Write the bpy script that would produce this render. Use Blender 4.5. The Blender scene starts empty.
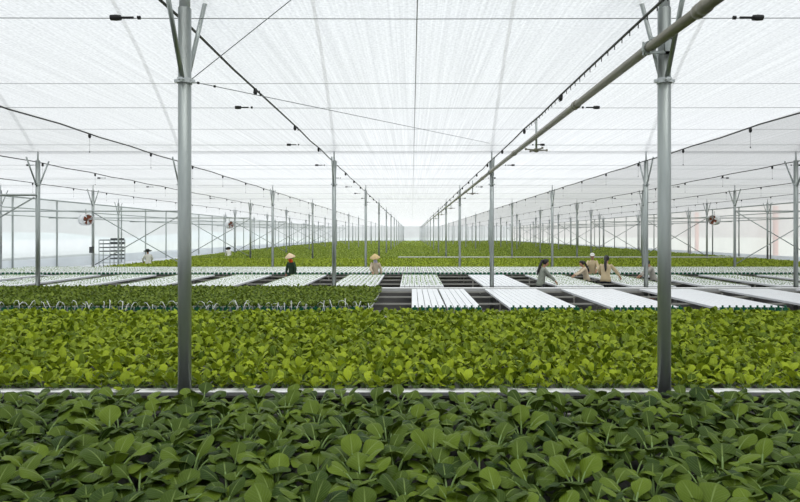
import bpy, math, random
import numpy as np
from mathutils import Vector, Matrix
random.seed(7)
R = np.random.default_rng(11)
PI = math.pi
C = bpy.context.scene.collection
CAMZ, FPX, CX, CY = 2.48, 564.0, 412.0, 235.0
BAY = 12.0
LINES = [5.88 + BAY * k for k in range(14)]          # transverse post lines
D_END = 172.0
ROWX = [-21.8, -16.9, -12.0, -7.38, -2.45, 2.53, 7.43, 12.25, 17.1, 21.9, 26.4]
WL, WR = -26.9, 30.5                                  # side walls
NETZ = 5.12

# ------------------------------------------------------------------ materials
def newmat(name):
    m = bpy.data.materials.new(name); m.use_nodes = True
    nt = m.node_tree
    for n in list(nt.nodes): nt.nodes.remove(n)
    out = nt.nodes.new('ShaderNodeOutputMaterial')
    return m, nt, out

def N(nt, t, **kw):
    n = nt.nodes.new(t)
    for k, v in kw.items():
        if k in n.inputs: n.inputs[k].default_value = v
        else: setattr(n, k, v)
    return n

def c4(c): return (c[0], c[1], c[2], 1.0)

def simple(name, col, rough=0.5, metal=0.0, var=0.12, scale=12.0, spec=0.4, bump=0.0, stretch=(1, 1, 1)):
    m, nt, out = newmat(name)
    b = N(nt, 'ShaderNodeBsdfPrincipled', Roughness=rough, Metallic=metal)
    b.inputs['Specular IOR Level'].default_value = spec
    tc = N(nt, 'ShaderNodeTexCoord')
    mp = N(nt, 'ShaderNodeMapping'); mp.inputs['Scale'].default_value = stretch
    nz = N(nt, 'ShaderNodeTexNoise', Scale=scale, Detail=4.0)
    nt.links.new(tc.outputs['Object'], mp.inputs['Vector'])
    nt.links.new(mp.outputs[0], nz.inputs['Vector'])
    mx = N(nt, 'ShaderNodeMix', data_type='RGBA')
    mx.inputs[6].default_value = c4([x * (1 - var) for x in col])
    mx.inputs[7].default_value = c4([min(1, x * (1 + var)) for x in col])
    nt.links.new(nz.outputs['Fac'], mx.inputs[0])
    nt.links.new(mx.outputs[2], b.inputs['Base Color'])
    if bump:
        bp = N(nt, 'ShaderNodeBump', Strength=bump, Distance=0.01)
        nt.links.new(nz.outputs['Fac'], bp.inputs['Height'])
        nt.links.new(bp.outputs[0], b.inputs['Normal'])
    nt.links.new(b.outputs[0], out.inputs[0])
    return m

def leafmat(name, dark, light, vein, transl=0.22, rough=0.42, veins=True, spec=0.35):
    m, nt, out = newmat(name)
    L = nt.links.new
    at = N(nt, 'ShaderNodeAttribute', attribute_name='rnd')
    oi = N(nt, 'ShaderNodeObjectInfo')
    ad = N(nt, 'ShaderNodeMath', operation='MULTIPLY_ADD'); ad.inputs[1].default_value = 0.35; 
    L(oi.outputs['Random'], ad.inputs[0]); L(at.outputs['Fac'], ad.inputs[2])
    sb = N(nt, 'ShaderNodeMath', operation='SUBTRACT', use_clamp=True); sb.inputs[1].default_value = 0.17
    L(ad.outputs[0], sb.inputs[0])
    mx = N(nt, 'ShaderNodeMix', data_type='RGBA')
    mx.inputs[6].default_value = c4(dark); mx.inputs[7].default_value = c4(light)
    L(sb.outputs[0], mx.inputs[0])
    col = mx.outputs[2]
    b = N(nt, 'ShaderNodeBsdfPrincipled', Roughness=rough)
    b.inputs['Specular IOR Level'].default_value = spec
    if veins:
        uv = N(nt, 'ShaderNodeUVMap', uv_map='UVMap')
        sp = N(nt, 'ShaderNodeSeparateXYZ'); L(uv.outputs[0], sp.inputs[0])
        # u in 0..1 (centre .5), v along the blade
        au = N(nt, 'ShaderNodeMath', operation='SUBTRACT'); au.inputs[1].default_value = 0.5; L(sp.outputs[0], au.inputs[0])
        aa = N(nt, 'ShaderNodeMath', operation='ABSOLUTE'); L(au.outputs[0], aa.inputs[0])
        mr = N(nt, 'ShaderNodeMapRange'); mr.inputs[1].default_value = 0.015; mr.inputs[2].default_value = 0.05
        mr.inputs[3].default_value = 1; mr.inputs[4].default_value = 0
        L(aa.outputs[0], mr.inputs[0])
        v2 = N(nt, 'ShaderNodeMath', operation='MULTIPLY_ADD'); v2.inputs[1].default_value = -1.25
        L(aa.outputs[0], v2.inputs[0]); L(sp.outputs[1], v2.inputs[2])
        ml = N(nt, 'ShaderNodeMath', operation='MULTIPLY'); ml.inputs[1].default_value = 6.0; L(v2.outputs[0], ml.inputs[0])
        fr = N(nt, 'ShaderNodeMath', operation='PINGPONG'); fr.inputs[1].default_value = 0.5; L(ml.outputs[0], fr.inputs[0])
        m2 = N(nt, 'ShaderNodeMapRange'); m2.inputs[1].default_value = 0.0; m2.inputs[2].default_value = 0.11
        m2.inputs[3].default_value = 0.45; m2.inputs[4].default_value = 0
        L(fr.outputs[0], m2.inputs[0])
        mm = N(nt, 'ShaderNodeMath', operation='MAXIMUM'); L(mr.outputs[0], mm.inputs[0]); L(m2.outputs[0], mm.inputs[1])
        fd = N(nt, 'ShaderNodeMapRange'); fd.inputs[1].default_value = 0.2; fd.inputs[2].default_value = 1.0
        fd.inputs[3].default_value = 0.8; fd.inputs[4].default_value = 0.15
        L(sp.outputs[1], fd.inputs[0])
        mf = N(nt, 'ShaderNodeMath', operation='MULTIPLY'); L(mm.outputs[0], mf.inputs[0]); L(fd.outputs[0], mf.inputs[1])
        mv = N(nt, 'ShaderNodeMix', data_type='RGBA'); mv.inputs[7].default_value = c4(vein)
        L(mf.outputs[0], mv.inputs[0]); L(col, mv.inputs[6]); col = mv.outputs[2]
        bp = N(nt, 'ShaderNodeBump', Strength=0.55, Distance=0.006, invert=True)
        L(mm.outputs[0], bp.inputs['Height']); L(bp.outputs[0], b.inputs['Normal'])
    L(col, b.inputs['Base Color'])
    tr = N(nt, 'ShaderNodeBsdfTranslucent')
    g = N(nt, 'ShaderNodeGamma', Gamma=0.85); L(col, g.inputs[0]); L(g.outputs[0], tr.inputs[0])
    ms = N(nt, 'ShaderNodeMixShader', Fac=transl)
    L(b.outputs[0], ms.inputs[1]); L(tr.outputs[0], ms.inputs[2]); L(ms.outputs[0], out.inputs[0])
    return m

def filmmat(name, col, transp, translu, thread=True, var=0.06, tcol=(1, 1, 1)):
    """woven net / plastic film: part open, part translucent, part diffuse"""
    m, nt, out = newmat(name)
    L = nt.links.new
    tc = N(nt, 'ShaderNodeTexCoord')
    mp = N(nt, 'ShaderNodeMapping')
    mp.inputs['Scale'].default_value = (24.0, 0.16, 1.0) if thread else (0.35, 0.35, 0.35)
    L(tc.outputs['Object'], mp.inputs['Vector'])
    nz = N(nt, 'ShaderNodeTexNoise', Scale=1.0, Detail=5.0, Roughness=0.65); L(mp.outputs[0], nz.inputs['Vector'])
    nf = N(nt, 'ShaderNodeTexNoise', Scale=26.0 if thread else 0.4, Detail=4.0); L(tc.outputs['Object'], nf.inputs['Vector'])
    av = N(nt, 'ShaderNodeMath', operation='ADD'); L(nz.outputs['Fac'], av.inputs[0]); L(nf.outputs['Fac'], av.inputs[1])
    mr = N(nt, 'ShaderNodeMapRange'); mr.inputs[1].default_value = 0.7; mr.inputs[2].default_value = 1.3
    mr.inputs[3].default_value = 1 - var * 2.2; mr.inputs[4].default_value = 1 + var
    L(av.outputs[0], mr.inputs[0])
    cm = N(nt, 'ShaderNodeMix', data_type='RGBA', blend_type='MULTIPLY'); cm.inputs[0].default_value = 1
    cm.inputs[6].default_value = c4(col); L(mr.outputs[0], cm.inputs[7])
    tl = N(nt, 'ShaderNodeBsdfTranslucent'); L(cm.outputs[2], tl.inputs[0])
    df = N(nt, 'ShaderNodeBsdfDiffuse'); L(cm.outputs[2], df.inputs[0])
    tp = N(nt, 'ShaderNodeBsdfTransparent'); tp.inputs[0].default_value = c4(tcol)
    a = N(nt, 'ShaderNodeMixShader', Fac=translu); L(df.outputs[0], a.inputs[1]); L(tl.outputs[0], a.inputs[2])
    b = N(nt, 'ShaderNodeMixShader', Fac=transp); L(a.outputs[0], b.inputs[1]); L(tp.outputs[0], b.inputs[2])
    L(b.outputs[0], out.inputs[0])
    return m

M = {}
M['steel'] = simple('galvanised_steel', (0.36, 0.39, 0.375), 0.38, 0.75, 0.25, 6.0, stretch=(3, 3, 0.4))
M['steel_far'] = simple('galvanised_steel_haze', (0.40, 0.43, 0.43), 0.5, 0.35, 0.12, 6.0)  # distant posts paled in colour to stand for aerial haze
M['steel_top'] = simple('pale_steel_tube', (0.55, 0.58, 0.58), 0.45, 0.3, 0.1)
M['arch'] = simple('roof_tube_steel', (0.10, 0.11, 0.11), 0.5, 0.3, 0.1)
M['pipe'] = simple('painted_pipe', (0.25, 0.235, 0.19), 0.42, 0.35, 0.15, 3.0)
M['black'] = simple('black_rubber', (0.018, 0.018, 0.018), 0.5)
M['hose'] = simple('dark_hose', (0.055, 0.055, 0.05), 0.5)
M['wire'] = simple('wire_steel', (0.26, 0.27, 0.28), 0.5, 0.4)
M['wire_pale'] = simple('pale_wire', (0.42, 0.43, 0.43), 0.5, 0.2)
M['white'] = simple('white_plastic', (0.80, 0.81, 0.82), 0.38, 0, 0.05, 3.0)
M['gutter'] = simple('white_gutter', (0.82, 0.82, 0.80), 0.45, 0, 0.06, 3.0)
M['green_cap'] = simple('green_plastic', (0.005, 0.11, 0.05), 0.4)
M['rail'] = simple('bench_rail_steel', (0.38, 0.37, 0.33), 0.5, 0.2, 0.2, 4.0)
M['floor'] = simple('concrete_painted_shade', (0.035, 0.032, 0.028), 0.85, 0, 0.4, 1.3, bump=0.2)  # concrete colour lowered to put deep shade into the gaps between benches
M['path'] = simple('concrete_painted_sun', (0.62, 0.64, 0.66), 0.8, 0, 0.08, 1.0)  # pale colour stands for sunlight on the concrete beside the wall
M['skirt'] = filmmat('white_skirt_sheet', (0.86, 0.88, 0.90), 0.05, 0.55, False, 0.03)
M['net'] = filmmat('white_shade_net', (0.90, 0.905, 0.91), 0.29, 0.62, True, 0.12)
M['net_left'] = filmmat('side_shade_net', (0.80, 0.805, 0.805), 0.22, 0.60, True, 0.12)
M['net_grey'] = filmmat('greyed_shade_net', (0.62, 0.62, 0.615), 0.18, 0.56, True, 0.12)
M['film_l'] = filmmat('side_film_cool', (0.92, 0.935, 0.945), 0.34, 0.75, False, 0.03, (1, 1, 1))
M['film_r'] = filmmat('side_film_warm', (0.92, 0.885, 0.87), 0.34, 0.7, False, 0.03, (1, 0.98, 0.97))
M['film_e'] = filmmat('end_film', (0.92, 0.93, 0.94), 0.35, 0.75, False, 0.03)
M['grass'] = simple('outside_grass', (0.60, 0.64, 0.58), 0.9, 0, 0.2, 0.2)
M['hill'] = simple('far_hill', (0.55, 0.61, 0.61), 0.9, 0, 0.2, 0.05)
M['leafA'] = leafmat('dark_leaf', (0.018, 0.043, 0.003), (0.115, 0.172, 0.012), (0.24, 0.32, 0.09), 0.08, 0.5, True, 0.16)
M['leafB'] = leafmat('lime_leaf', (0.055, 0.10, 0.003), (0.36, 0.45, 0.02), (0.40, 0.48, 0.07), 0.14, 0.5, True, 0.16)
M['leafC'] = leafmat('mid_leaf', (0.055, 0.098, 0.006), (0.26, 0.33, 0.045), (0.4, 0.5, 0.1), 0.14, 0.5, False, 0.15)
M['leafF'] = leafmat('bright_leaf', (0.08, 0.13, 0.006), (0.38, 0.46, 0.04), (0.4, 0.5, 0.1), 0.16, 0.5, False, 0.15)
M['leafG'] = leafmat('far_leaf', (0.10, 0.16, 0.012), (0.34, 0.41, 0.06), (0.4, 0.5, 0.1), 0.16, 0.5, False, 0.15)
M['shade_ch'] = simple('channel_painted_shade', (0.07, 0.07, 0.06), 0.7)  # dark grey puts the shade between the front plants into the colour
M['half_shade_ch'] = simple('channel_half_shade', (0.30, 0.30, 0.28), 0.6, 0, 0.3)  # white channels greyed in colour for the shade under the lime plants
M['stalk'] = simple('pale_stalk', (0.20, 0.30, 0.09), 0.5)
M['seed'] = leafmat('seedling_leaf', (0.13, 0.22, 0.06), (0.36, 0.46, 0.18), (0.4, 0.5, 0.1), 0.2, 0.5, False)
M['skin'] = simple('skin', (0.42, 0.22, 0.13), 0.55, 0, 0.05)
M['hair'] = simple('dark_hair', (0.012, 0.009, 0.010), 0.45, 0, 0.2)
M['beige'] = simple('beige_cotton', (0.55, 0.44, 0.27), 0.85, 0, 0.12, 9)
M['cream'] = simple('cream_cotton', (0.60, 0.50, 0.36), 0.85, 0, 0.12, 9)
M['sage'] = simple('grey_green_cotton', (0.27, 0.29, 0.24), 0.85, 0, 0.35, 14)
M['grey'] = simple('grey_cotton', (0.42, 0.40, 0.35), 0.85, 0, 0.2, 14)
M['dkgreen'] = simple('dark_green_cotton', (0.022, 0.05, 0.025), 0.85, 0, 0.2, 10)
M['orange'] = simple('orange_scarf', (0.75, 0.085, 0.012), 0.8, 0, 0.2, 10)
M['lilac'] = simple('lilac_scarf', (0.52, 0.48, 0.62), 0.8, 0, 0.15, 10)
M['straw'] = simple('straw', (0.72, 0.55, 0.36), 0.8, 0, 0.15, 30)
M['straw2'] = simple('golden_straw', (0.66, 0.49, 0.24), 0.8, 0, 0.15, 30)
M['trouser'] = simple('dark_trousers', (0.03, 0.032, 0.04), 0.85)
M['shirtw'] = simple('white_cotton', (0.72, 0.70, 0.66), 0.85, 0, 0.08)
M['eye'] = simple('eye', (0.02, 0.015, 0.012), 0.3)
M['lip'] = simple('lips', (0.35, 0.11, 0.09), 0.5)
M['rust'] = simple('rusty_orange', (0.35, 0.11, 0.06), 0.6)
M['fan_dark'] = simple('fan_inside', (0.10, 0.055, 0.035), 0.6)
M['red'] = simple('fan_red', (0.6, 0.05, 0.03), 0.5)
M['pink'] = simple('pink_painted_post', (0.80, 0.36, 0.30), 0.6)
M['tray'] = simple('dark_tray', (0.07, 0.075, 0.075), 0.6)
M['soil'] = simple('channel_plug', (0.05, 0.04, 0.03), 0.9)

# ------------------------------------------------------------------ mesh helpers
class MB:
    def __init__(s): s.v = []; s.f = []; s.m = []
    def add(s, vs, fs, mi=0):
        o = len(s.v); s.v.extend([tuple(p) for p in vs]); s.f.extend([tuple(i + o for i in f) for f in fs]); s.m.extend([mi] * len(fs))
        return s
    def box(s, x0, x1, y0, y1, z0, z1, mi=0):
        return s.add([(x0, y0, z0), (x1, y0, z0), (x1, y1, z0), (x0, y1, z0), (x0, y0, z1), (x1, y0, z1), (x1, y1, z1), (x0, y1, z1)],
                     [(0, 3, 2, 1), (4, 5, 6, 7), (0, 1, 5, 4), (1, 2, 6, 5), (2, 3, 7, 6), (3, 0, 4, 7)], mi)
    def tube(s, pts, r, n=8, mi=0, caps=True, closed=False):
        P = [Vector(p) for p in pts]
        rs = r if isinstance(r, (list, tuple)) else [r] * len(P)
        rings = []; up = None
        for i, p in enumerate(P):
            a = P[max(0, i - 1)]; b = P[min(len(P) - 1, i + 1)]
            t = (b - a).normalized()
            if up is None:
                up = Vector((0, 0, 1)) if abs(t.z) < 0.9 else Vector((1, 0, 0))
            x = t.cross(up).normalized(); up = x.cross(t).normalized()
            rings.append([p + (x * math.cos(2 * PI * k / n) + up * math.sin(2 * PI * k / n)) * rs[i] for k in range(n)])
        vs = [q for rg in rings for q in rg]; fs = []
        for i in range(len(P) - 1):
            for k in range(n):
                k2 = (k + 1) % n
                fs.append((i * n + k, i * n + k2, (i + 1) * n + k2, (i + 1) * n + k))
        if caps:
            fs.append(tuple(range(n - 1, -1, -1))); fs.append(tuple((len(P) - 1) * n + k for k in range(n)))
        return s.add(vs, fs, mi)
    def lathe(s, prof, n=16, c=(0, 0, 0), mi=0, axis='z'):
        vs = []; fs = []
        for (r, z) in prof:
            for k in range(n):
                a = 2 * PI * k / n
                p = (r * math.cos(a), r * math.sin(a), z)
                if axis == 'y': p = (p[0], z, p[1])
                if axis == 'x': p = (z, p[0], p[1])
                vs.append((p[0] + c[0], p[1] + c[1], p[2] + c[2]))
        for i in range(len(prof) - 1):
            for k in range(n):
                k2 = (k + 1) % n
                fs.append((i * n + k, i * n + k2, (i + 1) * n + k2, (i + 1) * n + k))
        return s.add(vs, fs, mi)
    def build(s, name, mats, parent=None, smooth=False):
        me = bpy.data.meshes.new(name); me.from_pydata(s.v, [], s.f)
        mats = mats if isinstance(mats, (list, tuple)) else [mats]
        for m in mats: me.materials.append(m)
        if len(mats) > 1: me.polygons.foreach_set('material_index', s.m)
        if smooth: me.polygons.foreach_set('use_smooth', [True] * len(s.f))
        me.update()
        return link(name, me, parent)

def link(name, me, parent=None):
    o = bpy.data.objects.new(name, me); C.objects.link(o)
    if parent: o.parent = parent
    return o

def tag(o, label=None, cat=None, group=None, kind=None):
    if label: o['label'] = label
    if cat: o['category'] = cat
    if group: o['group'] = group
    if kind: o['kind'] = kind
    return o

def empty(name, loc=(0, 0, 0), rz=0.0):
    o = bpy.data.objects.new(name, None); C.objects.link(o)
    o.location = loc; o.rotation_euler = (0, 0, rz); o.empty_display_size = 0.1
    return o

def children(o): return list(KIDS.get(o.name, [])) if o.name in KIDS else list(o.children)
KIDS = {}
def dup(o, loc=None, rz=None, label=None, scale=None, parent=None):
    c = o.copy(); C.objects.link(c)
    if parent: c.parent = parent
    if loc is not None: c.location = loc
    if rz is not None: c.rotation_euler = (0, 0, rz)
    if scale is not None: c.scale = scale if isinstance(scale, tuple) else (scale,) * 3
    if label: c['label'] = label
    kids = children(o)
    KIDS[c.name] = [dup(k, parent=c) for k in kids]
    return c
def seal(o):                       # remember a prototype's children (fast copying)
    KIDS[o.name] = list(o.children)
    for k in KIDS[o.name]: seal(k)
    return o

def px(X, d): return CX + X * FPX / d
def inview(X, d, m=40): return -m < px(X, d) < 800 + m
ORD = ['nearest', 'second', 'third', 'fourth', 'fifth', 'sixth', 'seventh', 'eighth', 'ninth', 'tenth', 'eleventh', 'twelfth',
       'thirteenth', 'fourteenth', 'fifteenth', 'sixteenth', 'seventeenth', 'eighteenth', 'nineteenth', 'twentieth'] + \
      ['twenty-' + w for w in ('first', 'second', 'third', 'fourth', 'fifth', 'sixth', 'seventh', 'eighth', 'ninth')] + ['thirtieth', 'thirty-first', 'thirty-second', 'thirty-third']
NUM = ['first', 'second', 'third', 'fourth', 'fifth', 'sixth', 'seventh']
def rowname(i):
    return f'{NUM[4 - i]} row left of the middle' if i <= 4 else f'{NUM[i - 5]} row right of the middle'

# ------------------------------------------------------------------ setting
def struct(name, mb, m, label=None):
    o = mb.build(name, m); o['kind'] = 'structure'
    if label: o['label'] = label
    return o
Y0 = -14.0
struct('floor', MB().box(WL, WR, Y0, D_END, -0.2, 0.0), M['floor'], 'dark concrete floor with painted shade under the growing benches')
struct('trim_1', MB().box(WL, -19.8, Y0, D_END, 0.0, 0.012), M['path'], 'concrete strip with painted sunlight along the left wall')
def panel(x0, x1, z=NETZ):
    mb = MB(); xs = np.linspace(x0, x1, 9); ys = np.linspace(Y0, D_END, 12)
    vs = [(x, y, z) for y in ys for x in xs]
    fs = [(j * 9 + i, j * 9 + i + 1, (j + 1) * 9 + i + 1, (j + 1) * 9 + i) for j in range(11) for i in range(8)]
    return mb.add(vs, fs)
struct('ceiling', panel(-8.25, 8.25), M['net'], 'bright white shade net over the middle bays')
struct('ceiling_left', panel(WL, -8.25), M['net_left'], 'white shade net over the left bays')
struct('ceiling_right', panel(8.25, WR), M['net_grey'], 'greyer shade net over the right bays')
def vwall(x0, y0, x1, y1, z0, z1):
    return MB().add([(x0, y0, z0), (x1, y1, z0), (x1, y1, z1), (x0, y0, z1)], [(0, 1, 2, 3)])
struct('wall_left', vwall(WL, Y0, WL, D_END, 0.75, 5.2), M['film_l'], 'cool translucent plastic side wall')
struct('wall_right', vwall(WR, Y0, WR, D_END, 0.75, 5.2), M['film_r'], 'warm translucent plastic side wall')
struct('wall_back', vwall(WL, D_END, WR, D_END, 0.0, 5.2), M['film_e'], 'white plastic end wall')
struct('wall_front', vwall(WL, Y0, WR, Y0, 0.0, 5.2), M['film_e'])
struct('baseboard_left', MB().box(WL - 0.02, WL + 0.02, Y0, D_END, 0, 0.76), M['skirt'], 'white skirting sheet along the left wall')
struct('baseboard_right', MB().box(WR - 0.02, WR + 0.02, Y0, D_END, 0, 0.76), M['skirt'], 'white skirting sheet along the right wall')
# outside
struct('ground', MB().add([(-400, -200, -0.25), (400, -200, -0.25), (400, 600, -0.25), (-400, 600, -0.25)], [(0, 1, 2, 3)]), M['grass'], 'grass outside the greenhouse')
def hill(x0, x1, y0, y1, h, n=40, dx=30):
    mb = MB(); vs = []; fs = []
    for i in range(n + 1):
        t = i / n; x = x0 + (x1 - x0) * t; y = y0 + (y1 - y0) * t
        hh = h * (0.55 + 0.25 * math.sin(t * 7 + 1) + 0.14 * math.sin(t * 19) + 0.06 * math.sin(t * 43))
        vs += [(x + dx, y, -0.3), (x + dx * 0.35, y, hh * 0.7), (x, y, hh), (x - dx, y, -0.3)]
        if i:
            for k in range(3): fs.append(((i - 1) * 4 + k, (i - 1) * 4 + k + 1, i * 4 + k + 1, i * 4 + k))
    return mb.add(vs, fs)
struct('hills', hill(-130, -120, 10, 420, 7.0, dx=26), M['hill'], 'hazy hills beyond the left wall')
mb = MB()
prof = [(3.2 * math.cos(a), 1.9 * math.sin(a)) for a in np.linspace(0, PI, 13)]
vs = [(x - 46.0, y, z) for y in (58.0, 82.0) for (x, z) in prof]
fs = [(k, k + 1, 13 + k + 1, 13 + k) for k in range(12)] + [tuple(range(12, -1, -1)), tuple(range(13, 26))]
mb.add(vs, fs)
tag(mb.build('poly_tunnel', M['white'], smooth=False), 'low white plastic tunnel outside the left wall', 'tunnel')
for k, (yy) in enumerate((48.8, 62.3)):
    o = MB().box(31.3, 31.6, yy - 0.15, yy + 0.15, -0.25, 5.0).build('painted_post', M['pink'])
    tag(o, ['pinkish post seen through the right wall, nearer the camera', 'pinkish post seen through the right wall, farther from the camera'][k], 'post', 'pinkish posts outside the right wall')

# ------------------------------------------------------------------ posts
def arch_pts(y0, y1, z0, rise, n=24):
    pd = [0, .6, 1.28, 2.58, 4.2, 6.0]; ph = [0, .62, 1.2, 2.22, 3.2, 3.75]
    out = []
    for k in range(n + 1):
        y = BAY * k / n; q = min(y, BAY - y); out.append((0, y0 + y, z0 + float(np.interp(q, pd, ph))))
    return out
POST_R = 0.066
def brace_pts(s, near=False): return [(0, s * 0.05, 4.08), (0, s * 0.60, 5.18)] if near else [(0, s * 0.05, 4.02), (0, s * 0.54, 4.88)]
def post_proto(near):
    r = empty('steel_post')
    MB().tube([(0, 0, 0), (0, 0, 4.84)], POST_R, 20).build('pole', M['steel'], r, True)
    MB().tube([(0, 0, 4.84), (0, 0, 5.22)], 0.055 if near else 0.025, 16).build('top_tube', M['steel_top'], r, True)
    mb = MB().lathe([(0.067, 4.06), (0.076, 4.06), (0.076, 4.11), (0.067, 4.11)], 18)
    for a in (0, 1):
        s = 1 if a else -1
        mb.box(-0.012, 0.012, s * 0.07 - 0.022, s * 0.07 + 0.022, 4.065, 4.105)
        mb.tube([(-0.03, s * 0.085, 4.085), (0.03, s * 0.085, 4.085)], 0.011, 8)
        mb.box(s * 0.07, s * 0.105, -0.015, 0.015, 4.07, 4.10)
    mb.build('collar', M['steel_top'], r)
    for s in (-1, 1):
        MB().tube(brace_pts(s, near), 0.024, 12).build('brace', M['steel'], r, True)
    return seal(r)
P0 = post_proto(True); P1 = post_proto(False); used = set()
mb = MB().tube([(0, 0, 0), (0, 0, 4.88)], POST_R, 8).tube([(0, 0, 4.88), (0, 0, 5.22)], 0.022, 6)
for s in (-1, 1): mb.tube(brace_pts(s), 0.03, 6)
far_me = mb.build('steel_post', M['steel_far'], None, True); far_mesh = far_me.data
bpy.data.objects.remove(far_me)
SPECIAL = {(4, 0): -2.37, (5, 0): 2.63, (2, 1): -11.86, (7, 1): 12.17, (6, 1): 7.42, (3, 1): -7.36, (4, 1): -2.47, (5, 1): 2.53}
COUNT = {}
for i, X in enumerate(ROWX):
    n = 0
    for k, d in enumerate(LINES):
        x = SPECIAL.get((i, k), X)
        if not inview(x, d, 25): continue
        lab = f'{"grey steel post" if k < 4 else "thin grey steel post"}, {ORD[n]} from the camera in the {rowname(i)}'; n += 1
        if k < 4:
            pr = P0 if k == 0 else P1
            if pr.name not in used: o = pr; used.add(pr.name); o.location = (x, d, 0)
            else: o = dup(pr, (x, d, 0))
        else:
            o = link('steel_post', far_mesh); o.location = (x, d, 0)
        tag(o, lab, 'post', 'roof posts in the ' + rowname(i))
# wall posts
wp = MB().tube([(0, 0, 0), (0, 0, 5.2)], 0.06, 10).build('wall_post', M['steel'], None, True); wm = wp.data; bpy.data.objects.remove(wp)
for side, X, y0, st in (('left', WL + 0.12, 33.1, 4.72), ('right', WR - 0.12, 43.2, 4.6)):
    n = 0; y = y0
    while y < D_END - 1:
        if inview(X, y, 20):
            o = link('wall_post', wm); o.location = (X, y, 0)
            tag(o, f'slim grey post against the {side} film wall, {ORD[n]} from the camera', 'post', f'posts along the {side} wall'); n += 1
        y += st
n = 0
for X in np.arange(WL + 4.8, WR - 2, 4.9):
    o = link('wall_post', wm); o.location = (float(X), D_END - 0.12, 0)
    tag(o, f'slim post against the far end wall, {ORD[n].replace("nearest", "first")} from its left end', 'post', 'posts along the far end wall'); n += 1
# girts along side walls, eave beams, gutters
def xpipe(name, x0, x1, y, z, r, m, label, cat, group):
    return tag(MB().tube([(x0, y, z), (x1, y, z)], r, 8).build(name, m, None, True), label, cat, group)
for side, X in (('left', WL + 0.22), ('right', WR - 0.22)):
    for z, w in ((4.32, 'upper'), (3.8, 'lower')):
        o = MB().tube([(X, 20, z), (X, D_END - 0.2, z)], 0.035, 8).build('wall_rail', M['steel'], None, True)
        tag(o, f'{w} grey pipe rail running along the {side} film wall', 'rail')
    o = MB().tube([(X, 20, 5.05), (X, D_END - 0.2, 5.05)], 0.05, 8).build('eave_pipe', M['steel'], None, True)
    tag(o, f'grey eave pipe along the top of the {side} film wall', 'pipe')
for k, d in enumerate(LINES):
    mb = MB()
    x0, x1 = WL, WR
    mb.add([(x0, d - .12, 5.42), (x0, d - .07, 5.24), (x0, d + .07, 5.24), (x0, d + .12, 5.42), (x1, d - .12, 5.42), (x1, d - .07, 5.24), (x1, d + .07, 5.24), (x1, d + .12, 5.42)],
           [(0, 1, 5, 4), (1, 2, 6, 5), (2, 3, 7, 6)])
    if k < 9: tag(mb.build('roof_gutter', M['gutter']), f'roof gutter seen as a band through the net above the {ORD[k]} post line', 'gutter', 'roof gutters')
# arches above net
aproto = None
for i, X in enumerate(ROWX):
    for k in range(0, 1):
        if not (2 <= i <= 7) or k > 0: continue
        a = LINES[k]; 
        if aproto is None:
            aproto = MB().tube(arch_pts(0, BAY, 5.2, 3.7), 0.05, 8).build('roof_arch', M['arch'], None, True); o = aproto
        else: o = dup(aproto)
        o.location = (X, a, 0)
        tag(o, f'curved roof tube above the net, over the {rowname(i)}', 'roof arch', 'roof arches above the net')

# ties and cross braces in the two outer bays
for side, (xa, xb), wall, near in (('left', (-16.9, -12.0), WL, 1), ('right', (17.1, 21.9), WR, 2)):
    n = 0
    for k in range(near, 9):
        d = LINES[k]
        a = -11.86 if (k == 1 and side == 'left') else (xb if side == 'left' else xa)
        o = MB().tube([(a, d - 0.1, 3.74), (wall, d - 0.1, 3.74)], 0.035, 8).build('tie_pipe', M['steel'], None, True)
        tag(o, f'level grey tie pipe to the {side} wall, {ORD[n]} from the camera', 'pipe', f'tie pipes to the {side} wall')
        r = empty('cross_brace', ((xa + xb) / 2, d, 0))
        w = (xb - xa) / 2 - 0.05
        if not (side == 'left' and k == 1): MB().tube([(-w, -0.11, 3.68), (w, -0.11, 0.9)], 0.026, 8).build('brace_bar', M['steel'], r, True)
        MB().tube([(-w, 0.11, 0.9), (w, 0.11, 3.68)], 0.026, 8).build('brace_bar', M['steel'], r, True)
        tag(r, f'X of grey brace pipes in the {side} outer bay, {ORD[n]} from the camera', 'brace', f'cross braces in the {side} outer bay'); n += 1

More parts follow.
